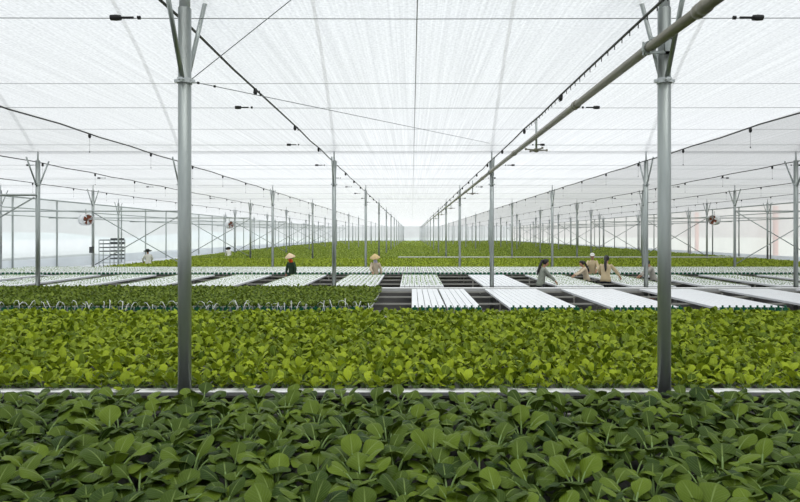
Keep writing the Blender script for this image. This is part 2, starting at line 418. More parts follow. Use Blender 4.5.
# ------------------------------------------------------------------ overhead lines
for i, X in enumerate(ROWX):
    d0 = max(3.4, abs(X) * FPX / 420 - 1.0)
    if i in (0, 10): continue
    r = empty('irrigation_hose', (X, d0, 4.83))
    pts = []; y = 0
    L = D_END - 4 - d0
    ys = list(np.arange(0, min(L, 60), 1.5)) + list(np.arange(60, L, 12))
    o_off = -0.05
    pts = [(o_off + 0.012 * math.sin(yy * 1.3 + i), yy, -0.03 * math.sin(PI * (((yy + d0 - 5.88) % 3.05) / 3.05))) for yy in ys]
    MB().tube(pts, 0.016, 6).build('hose_line', M['hose'], r, True)
    y = 8.6 + (i % 3) * 0.4 if i in (4, 5) else 12.3 + (i % 2) * .7
    while y < 72:
        if y > d0 + 0.3:
            mb = MB()
            yy = y - d0
            mb.lathe([(0.0, 0.02), (0.022, 0.02), (0.03, 0.0), (0.034, -0.05), (0.02, -0.085), (0.0, -0.09)], 10, (o_off, yy, -0.03))
            if i not in (4, 5):
                mb.tube([(o_off, yy, -0.1), (o_off, yy, -0.42)], 0.0025, 5)
                mb.lathe([(0.0, -0.42), (0.012, -0.425), (0.012, -0.45), (0.0, -0.455)], 8, (o_off, yy, 0))
            else:
                mb.tube([(o_off + 0.03, yy + 0.12, -0.02), (o_off + 0.03, yy + 0.18, -0.09)], 0.009, 5)
            mb.build('nozzle', M['black'], r)
        y += 3.05
    if i == 5:
        for q in range(34):
            yy = 1.1 + q * 0.24
            MB().tube([(o_off, yy, -0.01), (o_off + 0.01, yy + 0.03, -0.075)], 0.006, 5).build('barb', M['black'], r)
    tag(r, f'black irrigation hose with hanging nozzles along the {rowname(i)}', 'hose', 'overhead hoses')

# cross wires with grips
for k in range(9):
    d = 6.28 + 4.42 * k
    w = min(27, d * 0.78 + 1)
    r = empty('cross_wire', (0, d, 4.90))
    MB().tube([(-w, 0, 0), (0, 0, -0.015), (w, 0, 0)], 0.0045, 6).build('wire', M['wire'], r)
    for x in (-3.3, 3.85 if k == 0 else 3.5) + ((-13.3, 13.4) if k > 2 else ()):
        if abs(x) > w: continue
        s = 1 if x > 0 else -1
        mb = MB().lathe([(0.0, -0.06), (0.03, -0.055), (0.034, 0.0), (0.03, 0.055), (0.0, 0.06)], 10, (x, 0, 0), axis='x')
        mb.tube([(x - s * 0.06, 0, 0), (x - s * 0.2, 0, 0)], 0.014, 6); mb.lathe([(0.0, -0.02), (0.022, -0.015), (0.022, 0.015), (0.0, 0.02)], 8, (x - s * 0.26, 0, 0), axis='x')
        mb.build('wire_grip', M['black'], r)
    tag(r, f'thin steel wire with black grips strung across under the net, {ORD[k]} from the camera', 'wire', 'gripped wires under the net')
for k in range(6):
    d = 9.81 + 4.24 * k
    o = MB().tube([(-20, 0, 0), (20, 0, 0)], 0.005, 5).build('net_wire', M['wire_pale']); o.location = (0, d, NETZ - 0.006)
    tag(o, f'fine pale wire carrying the net, {ORD[k]} of the plain wires from the camera', 'wire', 'plain wires under the net')
o = MB().tube([(0.06, 3.0, NETZ - 0.02), (0.06, D_END, NETZ - 0.02)], 0.007, 6).build('net_seam', M['wire_pale']); tag(o, 'grey seam cord running straight down the middle of the net', 'cord')
def wire(name, a, b, label):
    tag(MB().tube([a, b], 0.005, 5).build(name, M['wire']), label, 'wire')
wire('stay_wire', (-2.33, 5.9, 4.09), (-1.24, 5.85, 4.93), 'short stay wire rising from the brace collar of the near left post')
r = empty('stay_wire', (-2.33, 5.9, 4.09))
MB().tube([(0, 0, 0), (4.4, 9.1, 0.83)], 0.005, 5).build('wire', M['wire'], r)
for t in (0.012, 0.035): MB().lathe([(0, -0.015), (0.014, -0.01), (0.014, 0.01), (0, 0.015)], 8, (4.4 * t, 9.1 * t, 0.83 * t)).build('bead', M['black'], r)
tag(r, 'long stay wire slanting from the near left post towards the far right', 'wire')

# the overhead spray pipe on the right with couplings, clamps and droppers
r = empty('spray_pipe', (2.47, 3.6, 4.40))
pts = [(0, 0, -0.02), (0, 2.28, 0.03), (0, 14.3, 0.07), (0, 60, 0.1), (0, 150, 0.12)]
MB().tube(pts, 0.052, 16).build('pipe_run', M['pipe'], r, True)
for y in (1.2, 4.9, 10.0, 16.2, 22.2, 28, 34, 40):
    z = float(np.interp(y, [p[1] for p in pts], [p[2] for p in pts]))
    MB().lathe([(0.05, -0.09), (0.064, -0.08), (0.066, -0.02), (0.061, -0.015), (0.061, 0.015), (0.066, 0.02), (0.064, 0.08), (0.05, 0.09)], 16, (0, y, z), axis='y').build('coupling', M['pipe'], r, True)
for k in range(5):
    y = 2.28 + 12 * k; z = float(np.interp(y, [p[1] for p in pts], [p[2] for p in pts])); xx = 0.16 if k == 0 else 0.06
    mb = MB().lathe([(0.056, -0.025), (0.07, -0.025), (0.07, 0.025), (0.056, 0.025)], 16, (0, y, z), axis='y')
    mb.box(-0.02, xx + 0.06, y - 0.09, y - 0.07, z + 0.06, z + 0.085); mb.box(-0.02, xx + 0.06, y - 0.09, y - 0.07, z - 0.085, z - 0.06)
    mb.tube([(-0.05, y + .02, z + 0.07), (-0.05, y + .02, z - 0.07)], 0.012, 8)
    mb.box(xx - 0.03, xx + 0.06, y - 0.09, y + 0.0, z - 0.085, z + 0.085)
    mb.build('pipe_clamp', M['steel'], r)
tag(r, 'thick olive grey pipe slanting overhead past the near right post', 'pipe')
for k, d in enumerate((11.5, 23.6, 36.7, 48.2, 60.2)):
    q = empty('spray_dropper', (2.47, d, 4.46))
    z0 = 0.38 if k == 0 else 0.3
    MB().tube([(0.065, 0, z0), (0.065, 0, -0.24)], 0.022, 10).build('drop_tube', M['steel'], q, True)
    mb = MB().lathe([(0.0, -0.22), (0.05, -0.22), (0.06, -0.25), (0.04, -0.29), (0.0, -0.3)], 12, (0.065, 0, 0))
    for a in range(4):
        t = a * PI / 2 + 0.3
        mb.tube([(0.065, 0, -0.25), (0.065 + 0.24 * math.cos(t), 0.24 * math.sin(t), -0.24)], [0.02, 0.012], 8)
        mb.lathe([(0.0, -0.02), (0.022, -0.02), (0.022, 0.02), (0, 0.02)], 8, (0.065 + 0.24 * math.cos(t), 0.24 * math.sin(t), -0.24))
    mb.build('spray_head', M['pipe'], q)
    tag(q, f'four-armed spray head hanging from the overhead pipe, {ORD[k]} from the camera', 'sprayer', 'spray heads under the overhead pipe')

# ------------------------------------------------------------------ plants
def leaf(Lp, Lb, W, th0, th1, az, nu, nv, cup, wav, rng, r0=0.012, tip=0.55, twist=0.0, base=0.0):
    """blade grid (nu x nv cells), returns verts, faces, uvs, centre line for the stalk"""
    ns = 14; Lt = Lp + Lb
    s = np.linspace(0, 1, ns + 1)
    th = th0 + (th1 - th0) * s ** 1.35
    dr = np.concatenate([[0], np.cumsum(np.sin((th[1:] + th[:-1]) / 2) * Lt / ns)]) + r0
    dz = np.concatenate([[0], np.cumsum(np.cos((th[1:] + th[:-1]) / 2) * Lt / ns)]) + base
    t = 1 - (1 - np.linspace(0, 1, nv + 1)) ** 1.45; sb = (Lp + t * Lb) / Lt
    cr = np.interp(sb, s, dr); cz = np.interp(sb, s, dz); ct = np.interp(sb, s, th)
    lo = np.sin(PI / 2 * np.clip(t / tip, 0, 1)) ** 1.05; hi = np.clip(1 - np.abs((t - tip) / (1 - tip)) ** 2.4, 0.006, 1) ** 0.48
    w = W * 0.5 * np.where(t < tip, lo, hi)
    w[0] = 0.006; 
    u = np.linspace(-1, 1, nu + 1)
    UU, TT = np.meshgrid(u, t)
    ph = rng.uniform(0, 6.28, 2)
    off = cup * UU ** 2 * w[:, None] + wav * w[:, None] * np.abs(UU) ** 1.5 * np.sin(TT * 9 + ph[0] + UU * 2.0) + twist * UU * w[:, None] * TT
    off += 0.12 * wav * W * np.sin(7 * UU + ph[1]) * np.sin(PI * TT)
    side = UU * w[:, None] * (1 - 0.12 * abs(cup))
    r = cr[:, None] - np.cos(ct)[:, None] * off
    z = cz[:, None] + np.sin(ct)[:, None] * off
    ca, sa = math.cos(az), math.sin(az)
    x = r * ca - side * sa; y = r * sa + side * ca
    V = np.stack([x, y, z], -1).reshape(-1, 3)
    F = [(j * (nu + 1) + i, j * (nu + 1) + i + 1, (j + 1) * (nu + 1) + i + 1, (j + 1) * (nu + 1) + i) for j in range(nv) for i in range(nu)]
    UV = np.stack([UU * 0.5 + 0.5, TT], -1).reshape(-1, 2)
    k = max(2, int(ns * Lp / Lt) + 2)
    line = [(dr[q] * ca, dr[q] * sa, dz[q]) for q in range(0, k + 1, max(1, k // 4))]
    return V, F, UV, line

def plant_template(spec, rng, nu, nv, stalk_n=5):
    """spec: list of dict for leaves; returns blade arrays + stalk MB"""
    Vs, Fs, UVs, rn = [], [], [], []; o = 0; st = MB()
    for L in spec:
        V, F, UV, line = leaf(L['Lp'], L['Lb'], L['W'], L['a'], L['b'], L['az'], nu, nv, L['cup'], L['wav'], rng, tip=L.get('tip', .55), twist=L.get('tw', 0))
        Vs.append(V); Fs.append(np.array(F) + o); UVs.append(UV); rn.append(np.full(len(V), rng.uniform(0, 1))); o += len(V)
        if stalk_n:
            m = len(line); st.tube(line, [L.get('sr', 0.009) * (1 - 0.5 * q / (m - 1)) for q in range(m)], stalk_n, caps=False)
    return np.concatenate(Vs), np.concatenate(Fs), np.concatenate(UVs), np.concatenate(rn), st

def blade_mesh(name, V, F, UV, rn, mat, smooth=True):
    me = bpy.data.meshes.new(name)
    me.vertices.add(len(V)); me.vertices.foreach_set('co', V.astype(np.float32).ravel())
    nf = len(F)
    me.loops.add(nf * 4); me.loops.foreach_set('vertex_index', F.astype(np.int32).ravel())
    me.polygons.add(nf); me.polygons.foreach_set('loop_start', np.arange(0, nf * 4, 4, dtype=np.int32))
    try: me.polygons.foreach_set('loop_total', np.full(nf, 4, dtype=np.int32))
    except Exception: pass
    if smooth: me.polygons.foreach_set('use_smooth', np.ones(nf, dtype=bool))
    me.update(calc_edges=True)
    uvl = me.uv_layers.new(name='UVMap'); uvl.data.foreach_set('uv', UV[F.ravel()].astype(np.float32).ravel())
    a = me.attributes.new('rnd', 'FLOAT', 'POINT'); a.data.foreach_set('value', rn.astype(np.float32))
    me.materials.append(mat); me.validate()
    return me

def specA(rng):
    S = []; n = 8; a0 = rng.uniform(0, 6.28)
    for q in range(n):
        f = q / (n - 1)                                       # 0 outer .. 1 inner
        W = rng.uniform(0.135, 0.178) * (1 - 0.28 * f)
        S.append(dict(Lp=rng.uniform(0.10, 0.135), Lb=rng.uniform(0.145, 0.185) * (1 - .15 * f), W=W,
                      a=math.radians(rng.uniform(20, 34) * (1 - f) + 6), b=math.radians(rng.uniform(105, 150) * (1 - f) + rng.uniform(55, 95) * f),
                      az=a0 + q * 2.39996 + rng.uniform(-.25, .25), cup=rng.uniform(-0.6, -0.1) * (1 - .65 * f), wav=rng.uniform(0.05, 0.14), tip=rng.uniform(.5, .66), tw=rng.uniform(-.25, .25), sr=.010))
    return S
def specB(rng, k=1.0, n=8):
    S = []; a0 = rng.uniform(0, 6.28)
    for q in range(n):
        f = q / (n - 1)
        S.append(dict(Lp=rng.uniform(0.05, 0.085) * k, Lb=rng.uniform(0.095, 0.135) * k, W=rng.uniform(0.064, 0.09) * k,
                      a=math.radians(rng.uniform(18, 32) * (1 - f) + 5), b=math.radians(rng.uniform(85, 130) * (1 - f) + rng.uniform(20, 85) * f),
                      az=a0 + q * 2.39996 + rng.uniform(-.3, .3), cup=rng.uniform(-0.45, 0.3), wav=rng.uniform(0.05, 0.16), tip=rng.uniform(.48, .62), tw=rng.uniform(-.4, .4), sr=.006))
    return S

BED = {'A': 0.775, 'B': 0.78, 'C': 0.80, 'F': 0.63}
# --- bed A: every plant its own object
protosA = []
for v in range(9):
    V, F, UV, rn, st = plant_template(specA(R), R, 8, 9)
    p = empty('leafy_green_plant'); p.location = (0, -50, 0)
    link('foliage', blade_mesh('foliage', V, F, UV, rn, M['leafA']), p)
    st.build('stalks', M['stalk'], p, True)
    protosA.append(seal(p))
LAB_A = 'broad dark green leafy plant in the dense bed at the front'
spots = []
y = 2.66; row = 0; SP = 0.275
while y < 5.80:
    hw = y * 0.735 + 0.12
    xs = np.arange(-hw - (0.13 if row % 2 else 0), hw + 0.1, SP)
    for x in xs: spots.append((x - 0.015 * y + R.uniform(-.035, .035), y + R.uniform(-.04, .04)))
    y += SP * 0.86; row += 1
spots.sort(key=lambda s: s[1])
spotsA = spots[:300]; restA = spots[300:]
for n, (x, y) in enumerate(spotsA):
    pr = protosA[n % 9]; s = R.uniform(0.95, 1.28)
    s *= 0.86 + 0.14 * min(1, (5.85 - y) / 0.9)
    o = pr if n < 9 else dup(pr)
    o.location = (x, y, BED['A']); o.rotation_euler = (R.uniform(-.09, .09), R.uniform(-.09, .09), R.uniform(0, 6.28)); o.scale = (s, s, s * R.uniform(.9, 1.08))
    tag(o, LAB_A, 'plant', 'leafy plants in the front bed')

def scatter(name, templates, P, mat, label, cat, rndspread=0.25, tilt=0.1):
    """many plants merged into one uncountable mass; P = array of x,y,z,scale"""
    Vs, Fs, UVs, Rn = [], [], [], []; o = 0
    idx = R.integers(0, len(templates), len(P)); ang = R.uniform(0, 6.28, len(P))
    for t, (V, F, UV, rn) in enumerate(templates):
        sel = np.where(idx == t)[0]
        if not len(sel): continue
        Q = P[sel]; a = ang[sel]; n = len(sel); m = len(V)
        c, s = np.cos(a)[:, None], np.sin(a)[:, None]
        sc = Q[:, 3][:, None]
        tx = R.uniform(-tilt, tilt, (n, 1)); ty = R.uniform(-tilt, tilt, (n, 1))
        X = (V[None, :, 0] * c - V[None, :, 1] * s); Y = (V[None, :, 0] * s + V[None, :, 1] * c); Z = np.repeat(V[None, :, 2], n, 0)
        X = X + tx * Z; Y = Y + ty * Z
        out = np.stack([X * sc + Q[:, 0][:, None], Y * sc + Q[:, 1][:, None], Z * sc + Q[:, 2][:, None]], -1).reshape(-1, 3)
        Vs.append(out); Fs.append((F[None] + (np.arange(n) * m)[:, None, None]).reshape(-1, 4) + o); o += n * m
        UVs.append(np.tile(UV, (n, 1))); Rn.append((np.clip(rn[None, :] * (1 - rndspread) + R.uniform(0, rndspread, (n, 1)), 0, 1)).ravel())
    me = blade_mesh(name, np.concatenate(Vs), np.concatenate(Fs), np.concatenate(UVs), np.concatenate(Rn), mat)
    return tag(link(name, me), label, cat, kind='stuff')

def grid(x0f, x1f, y0, y1, sp, jit=0.3):
    out = []; y = y0; row = 0
    while y < y1:
        xs = np.arange(x0f(y) + (sp / 2 if row % 2 else 0), x1f(y), sp)
        out += [(x + R.uniform(-jit, jit) * sp, y + R.uniform(-jit, jit) * sp) for x in xs]
        y += sp * 0.9; row += 1
    return out
# --- bed B: the 300 nearest as individuals, the rest as one mass
protosB = []
for v in range(8):
    V, F, UV, rn, st = plant_template(specB(R), R, 5, 6)
    p = empty('young_green_plant'); p.location = (0, -50, 0)
    link('foliage', blade_mesh('foliage', V, F, UV, rn, M['leafB']), p)
    st.build('stalks', M['stalk'], p, True)
    protosB.append(seal(p))
gb = grid(lambda y: -y * 0.74 - 0.3 - 0.015 * y, lambda y: y * 0.70 + 0.3, 6.15, 11.75, 0.178, 0.22)
gb.sort(key=lambda s: s[1])
LAB_B = 'bright lime green young plant near the front edge of the second bed'
for n, (x, y) in enumerate(gb[:300]):
    pr = protosB[n % 8]; s = R.uniform(0.85, 1.25)
    o = pr if n < 8 else dup(pr)
    o.location = (x, y, BED['B']); o.rotation_euler = (R.uniform(-.12, .12), R.uniform(-.12, .12), R.uniform(0, 6.28)); o.scale = (s, s, s)
    tag(o, LAB_B, 'plant', 'young plants in the second bed')
tB = []
for v in range(14):
    V, F, UV, rn, st = plant_template(specB(R), R, 4, 5, 0); tB.append((V, F, UV, rn))
P = np.array([(x, y, BED['B'], R.uniform(.85, 1.3)) for x, y in gb[300:]])
scatter('young_green_crop', tB, P, M['leafB'], 'lime green young plants filling the second bed behind its front edge', 'crop')
# --- bed C left
tC = []
for v in range(10):
    V, F, UV, rn, st = plant_template(specB(R, 0.92, 7), R, 2, 3, 0); tC.append((V, F, UV, rn))
gc = grid(lambda y: -y * 0.74 - 0.4, lambda y: -0.95, 12.95, 17.45, 0.125, 0.3)
P = np.array([(x, y, BED['C'], R.uniform(.75, 1.05)) for x, y in gc])
scatter('mid_green_crop', tC, P, M['leafC'], 'mid green plants filling the third bed on the left', 'crop')
# --- bed F and beyond
tF = []
for v in range(10):
    V, F, UV, rn, st = plant_template(specB(R, 1.15, 6), R, 2, 2, 0); tF.append((V, F, UV, rn))
gf = grid(lambda y: max(-16.6, -y * 0.75), lambda y: min(25.0, y * 0.72), 30.5, 41.2, 0.21, 0.35)
P = np.array([(x, y, BED['F'], R.uniform(.8, 1.25)) for x, y in gf])
scatter('bright_green_crop', tF, P, M['leafF'], 'bright green crop in the bed behind the pale seedling benches', 'crop')
Pg = []
y = 42.5
while y < 166:
    k = max(1.0, y / 46.0)
    sp = 0.26 * k
    b = (y - 5.88) % BAY
    if 0.35 < b < BAY - 0.35:
        for x in np.arange(-17.6 - 0.02 * (y - 42), 25.2 + 0.02 * (y - 42), sp):
            if -y * 0.75 < x < y * 0.71: Pg.append((x + R.uniform(-.35, .35) * sp, y + R.uniform(-.35, .35) * sp, BED['F'], R.uniform(.85, 1.25) * min(k, 1.55) ** 0.8))
    y += sp * 0.9
scatter('far_green_crop', tF[:6], np.array(Pg), M['leafG'], 'deep green crop stretching from the middle distance to the far wall', 'crop')

# ------------------------------------------------------------------ benches, gutters, channels
def bench(name, x0, x1, y0, y1, z, rails, legs, label, rail_r=0.022):
    r = empty(name, (0, (y0 + y1) / 2, 0)); yc = (y0 + y1) / 2
    for y in rails: MB().box(x0, x1, y - yc - rail_r, y - yc + rail_r, z - 2 * rail_r, z).build('rail', M['rail'], r)
    for x in legs:
        for y in (rails[0], rails[-1]): MB().box(x - .025, x + .025, y - yc - .025, y - yc + .025, 0, z - 2 * rail_r).build('leg', M['rail'], r)
    return tag(r, label, 'bench')
def frange(a, b, s): return [float(v) for v in np.arange(a, b, s)]
bench('bench_frame', -5.2, 5.2, 2.3, 5.65, BED['A'] - 0.07, [2.4, 3.6, 4.7, 5.6], frange(-5, 5.2, 2.0), 'steel bench frame hidden under the dark front bed')
bench('bench_frame', -9.4, 9.6, 6.2, 11.9, BED['B'] - 0.07, [6.3, 8.2, 10, 11.8], frange(-9, 9.6, 2.4), 'steel bench frame under the lime green second bed')
bench('bench_frame', -13.6, 14.2, 12.8, 17.6, 0.74, [12.95, 14.4, 16.0, 17.4], frange(-13.3, 14.2, 2.38), 'steel bench frame carrying the bare white channels in the third row')
bench('bench_frame', -19.2, 17.6, 18.3, 23.9, 0.74, [18.45, 20.2, 22.0, 23.8], frange(-18.9, 17.6, 2.42), 'steel bench frame carrying the seedling channels in the fourth row')
bench('bench_frame', -20.0, 25.0, 24.9, 29.5, 0.74, [25.0, 27, 29.4], frange(-19.8, 25, 2.5), 'steel bench frame under the dense seedling row farther back')
bench('bench_frame', -16.8, 25.2, 30.4, 41.3, 0.56, [30.5, 34, 38, 41.2], frange(-16.5, 25, 4.0), 'steel bench frame under the bright green bed farther back')
def corrugated(name, x0, x1, y0, y1, z, pitch, mat, label, cat='channels', stuff=True, th=0.05, w=0.75):
    mb = MB(); x = x0
    while x < x1:
        mb.box(x, x + pitch * w, y0, y1, z - th, z); x += pitch
    o = mb.build(name, mat); return tag(o, label, cat, kind='stuff')
def tray(name, x0, x1, y0, y1, z, label):
    o = MB().box(x0, x1, y0, y1, z - 0.05, z).build(name, M['gutter']); return tag(o, label, 'tray')
corrugated('channel_rows', -4.9, 5.0, 2.3, 5.66, BED['A'] - 0.005, 0.26, M['shade_ch'], 'growing channels with painted shade under the dark front plants', w=.5)
corrugated('channel_rows', -9.3, 9.5, 6.2, 11.9, BED['B'] - 0.005, 0.178, M['half_shade_ch'], 'white growing channels greyed with painted shade under the lime green plants', w=.6)
corrugated('channel_rows', -16.8, 25.2, 30.35, 41.35, BED['F'] - 0.01, 0.25, M['gutter'], 'white growing channels under the bright far bed', w=.6)
mb = MB()
for k in range(3, 13):
    mb.box(-18, 26, LINES[k] + 0.45, LINES[k + 1] - 0.45, 0.55, 0.61)
tag(mb.build('channel_rows', M['gutter']), 'white growing channels under the far green crop', 'channels', kind='stuff')

def gutter(x0, x1, y, z, label, w=0.15, h=0.09):
    mb = MB(); t = 0.012
    pr = [(-w / 2, 0), (-w / 2 - 0.015, -t), (-w / 2 + 0.02, -h), (w / 2 - 0.02, -h), (w / 2 + 0.015, -t), (w / 2, 0)]
    vs = [(x, y + a, z + b) for x in (x0, x1) for (a, b) in pr]; n = len(pr)
    fs = [(k, (k + 1) % n, n + (k + 1) % n, n + k) for k in range(n)] + [tuple(range(n - 1, -1, -1)), tuple(range(n, 2 * n))]
    mb.add(vs, fs)
    return tag(mb.build('drain_gutter', M['gutter']), label, 'gutter')
g = gutter(-6.0, 6.1, 6.06, 0.82, 'white gutter strip between the dark front bed and the lime green bed', 0.10, 0.06)
gutter(-14.0, 14.6, 17.70, 0.83, 'white gutter strip running across behind the bare white channels', 0.16, 0.11)
gutter(-1.0, 25.3, 41.88 - 0.3, 0.88, 'far white gutter strip between the bright bed and the deep green crop', 0.26, 0.06)
gutter(-20.0, 25.2, 29.72, 0.80, 'white gutter strip at the back of the dense seedling benches')

def channel_mesh(L, w=0.148, h=0.062):
    mb = MB(); b = 0.008
    pr = [(-w / 2 + b, 0), (w / 2 - b, 0), (w / 2, -b), (w / 2 - 0.006, -h), (-w / 2 + 0.006, -h), (-w / 2, -b)]
    n = len(pr)
    vs = [(x, y, z) for y in (0, L) for (x, z) in pr]
    fs = [(k, n + k, n + (k + 1) % n, (k + 1) % n) for k in range(n)] + [tuple(range(n)), tuple(range(2 * n - 1, n - 1, -1))]
    mb.add(vs, fs); return mb
def channel_proto(name, L, hose=True, capfront=True):
    r = empty(name)
    channel_mesh(L).build('channel_body', M['white'], r)
    y0 = -0.03 if capfront else L - 0.02
    mb = MB().box(-0.062, 0.062, y0, y0 + 0.05, -0.068, 0.012); mb.lathe([(0, 0.0), (0.022, 0.0), (0.022, 0.045), (0, 0.05)], 8, (0.0, y0 + .025, 0.01))
    mb.build('end_cap', M['green_cap'], r)
    if hose:
        s = 1
        pts = [(0.02, -0.01, 0.03), (0.03, -0.03, 0.12), (0.07, -0.07, 0.17), (0.14, -0.12, 0.15), (0.19, -0.16, 0.03), (0.2, -0.17, -0.12)]
        MB().tube(pts, 0.006, 6).build('feed_hose', M['white'], r, True)
    return seal(r)
LC = 4.55
chC = channel_proto('growing_channel', LC, False); chH = channel_proto('growing_channel', LC); firstH = [True]; firstC = [True]
def place(proto, first, loc, lab, grp, rz=0.0):
    o = proto if first[0] else dup(proto); first[0] = False
    o.location = loc; o.rotation_euler = (0, 0, rz)
    return tag(o, lab, 'channel', grp)
CG = [(0.0, 1.6, 'first'), (2.25, 3.85, 'second'), (4.62, 6.22, 'third'), (7.05, 8.65, 'fourth'), (9.5, 11.1, 'fifth'), (11.9, 13.5, 'sixth')]
pos10 = ['outermost left'] + [f'{NUM[q]} from the left' for q in range(1, 7)] + ['third from the right', 'second from the right', 'outermost right']
for gi, (a, b, nm) in enumerate(CG):
    n = 10
    for q in range(n):
        jit = (-0.012 if q < 5 else 0.012) if gi == 0 else 0.0
        x = a + (q + 0.5) * (b - a) / n
        rz = {4: 0.002, 5: -0.002}.get(q, 0.0) if gi == 0 else 0.0
        lab = f'bare white channel, {pos10[q]} on the {nm} empty table from the left'
        place(chC, firstC, (x + jit, 12.95, 0.81), lab, f'bare channels on the {nm} empty table', rz)
x = -1.02; q = 0
while x > -10.6:
    o = place(chH, firstH, (x, 12.95, 0.81), 'white growing channel with looped hose under the mid green plants', 'channels under the mid green plants', 0.0)
    hz = children(o)[2]; hz.rotation_euler = (R.uniform(-.3, .2), R.uniform(-.3, .3), R.uniform(-1.2, .5)); hz.scale = (1, 1, R.uniform(.6, 1.15))
    x -= 0.17; q += 1
chD = channel_proto('seedling_channel', 5.3, False, False); firstD = [True]
DG = [(-19.4 + 0, -17.9), (-17.0, -15.5), (-14.6, -13.1), (-12.25, -10.75), (-9.8, -8.3), (-7.4, -5.9), (-5.0, -3.6), (-2.65, -1.15), (-0.4, 1.05), (2.35, 3.85), (4.75, 6.3), (7.2, 8.65), (9.6, 11.1), (12.05, 13.6), (14.5, 16.0)]
DNUM = ['first', 'second', 'third', 'fourth', 'fifth', 'sixth', 'seventh', 'eighth', 'ninth', 'tenth', 'eleventh', 'twelfth', 'thirteenth', 'fourteenth', 'fifteenth']
seeds = []
for gi, (a, b) in enumerate(DG):
    n = 9
    for q in range(n):
        x = a + (q + 0.5) * (b - a) / n
        if gi in (0, 14) and not (inview(x, 23.8, 5)): continue
        lab = f'seedling channel, {NUM[q] if q < 7 else ("eighth", "ninth")[q - 7]} from the left of the {DNUM[gi]} seedling table'
        place(chD, firstD, (x, 18.45, 0.81), lab, f'channels on the {DNUM[gi]} seedling table')
        if gi == 9: continue
        for y in np.arange(18.6, 23.7, 0.2): seeds.append((x + R.uniform(-.015, .015), y + R.uniform(-.03, .03) + 0.1 * (q % 2), 0.81))
# E row as one mass of channels with seedlings
mb = MB()
xx = -20.0
while xx < 25.0:
    mb.box(xx, xx + 0.14, 24.95, 29.5, 0.75, 0.81, 0); mb.box(xx + .015, xx + .125, 24.92, 24.955, 0.74, 0.83, 1)
    for y in np.arange(25.1, 29.4, 0.24): seeds.append((xx + 0.07, y + 0.12 * (int(xx * 5) % 2), 0.81))
    xx += 0.185
tag(mb.build('seedling_channel_rows', [M['white'], M['green_cap']]), 'dense row of white channels with green ends behind the seedling tables', 'channels', kind='stuff')
tS = []
for v in range(6):
    V, F, UV, rn, st = plant_template(specB(R, 0.30, 4), R, 2, 2, 0); tS.append((V, F, UV, rn))
seeds = [s for s in seeds if inview(s[0], s[1], 0)]
seeds.sort(key=lambda s: s[1])
sp_objs = [blade_mesh('seedling', *t, M['seed']) for t in tS]
for n, (x, y, z) in enumerate(seeds[:300]):
    o = link('seedling', sp_objs[n % 6]); o.location = (x, y, z); o.rotation_euler = (0, 0, R.uniform(0, 6.28)); s = R.uniform(.8, 1.2); o.scale = (s, s, s)
    tag(o, 'tiny green seedling near the front end of a pale channel', 'seedling', 'seedlings at the front ends of the channels')
P = np.array([(x, y, z, R.uniform(.8, 1.3)) for x, y, z in seeds[300:]])
scatter('seedling_mass', tS, P, M['seed'], 'tiny green seedlings dotting the white channels', 'seedlings')

# ------------------------------------------------------------------ fans and tray cart
def fan(loc, rz, label, R0=0.29, grp='circulation fans'):
    r = empty('circulation_fan', loc, rz)      # blows along local +Y
    MB().lathe([(R0 * .93, -0.22), (R0, -0.23), (R0, 0.23), (R0 * .93, 0.22), (R0 * .9, 0.1), (R0 * .9, -0.1), (R0 * .93, -0.22)], 24, axis='y').build('drum', M['white'], r, True)
    MB().box(-0.05, 0.05, -0.13, 0.13, R0, R0 + 0.004).build('badge', M['red'], r)
    mb = MB().lathe([(0, -.09), (0.07, -0.08), (0.07, 0.08), (0, .09)], 12, axis='y'); mb.build('motor', M['fan_dark'], r)
    for q in range(4):
        a = q * PI / 2 + .4; ca, sa = math.cos(a), math.sin(a)
        vs = []
        for rr, w in ((0.06, 0.05), (R0 * .85, 0.11)):
            for s in (-1, 1): vs.append((rr * ca - s * w * sa, 0.13 + s * 0.04, rr * sa + s * w * ca))
        vs += [(x, y + 0.006, z) for x, y, z in vs]
        MB().add(vs, [(0, 1, 3, 2), (4, 6, 7, 5), (0, 4, 5, 1), (2, 3, 7, 6), (0, 2, 6, 4), (1, 5, 7, 3)]).build('blade', M['rust'], r)
    mb = MB()
    for q in range(1, 5):
        rr = R0 * .9 * q / 4
        mb.tube([(rr * math.cos(t), 0.215, rr * math.sin(t)) for t in np.linspace(0, 2 * PI, 21)], 0.006, 5)
    for q in range(6):
        t = q * PI / 3; mb.tube([(0, .215, 0), (R0 * .93 * math.cos(t), 0.215, R0 * .93 * math.sin(t))], 0.006, 5)
    mb.build('guard', M['fan_dark'], r)
    MB().tube([(0, 0, R0), (0, 0, R0 + 0.28)], 0.02, 8).build('hanger', M['steel'], r)
    return tag(r, label, 'fan', grp)
fan((-17.0, 29.4, 3.27), math.radians(180 + 62), 'white drum fan with a rust-coloured front hung beside a left post')
fan((22.25, 41.5, 3.58), math.radians(180 - 62), 'white drum fan hung beside a right post, facing the middle', 0.36)
fan((-17.35, 53.6, 3.45), math.radians(180 + 60), 'farther small drum fan beside a post on the left', 0.36)
o = MB().box(-.09, .09, -.06, .06, -.16, .16).box(-.07, .07, -.075, -.06, -.13, .13).build('switch_box', M['tray']); o.location = (-16.9, 29.745, 1.69)
tag(o, 'small dark switch box fixed to the post below the left drum fan', 'box')
c = empty('tray_cart', (-23.4, 44.0, 0.0))
for x in (-0.85, 0.0, 0.85):
    for y in (-0.3, 0.3): MB().box(x - .02, x + .02, y - .02, y + .02, 0.12, 2.12).build('upright', M['steel'], c)
for q in range(7):
    z = 0.3 + q * 0.29
    MB().box(-0.86, 0.86, -0.31, 0.31, z, z + 0.025).build('shelf', M['steel'], c)
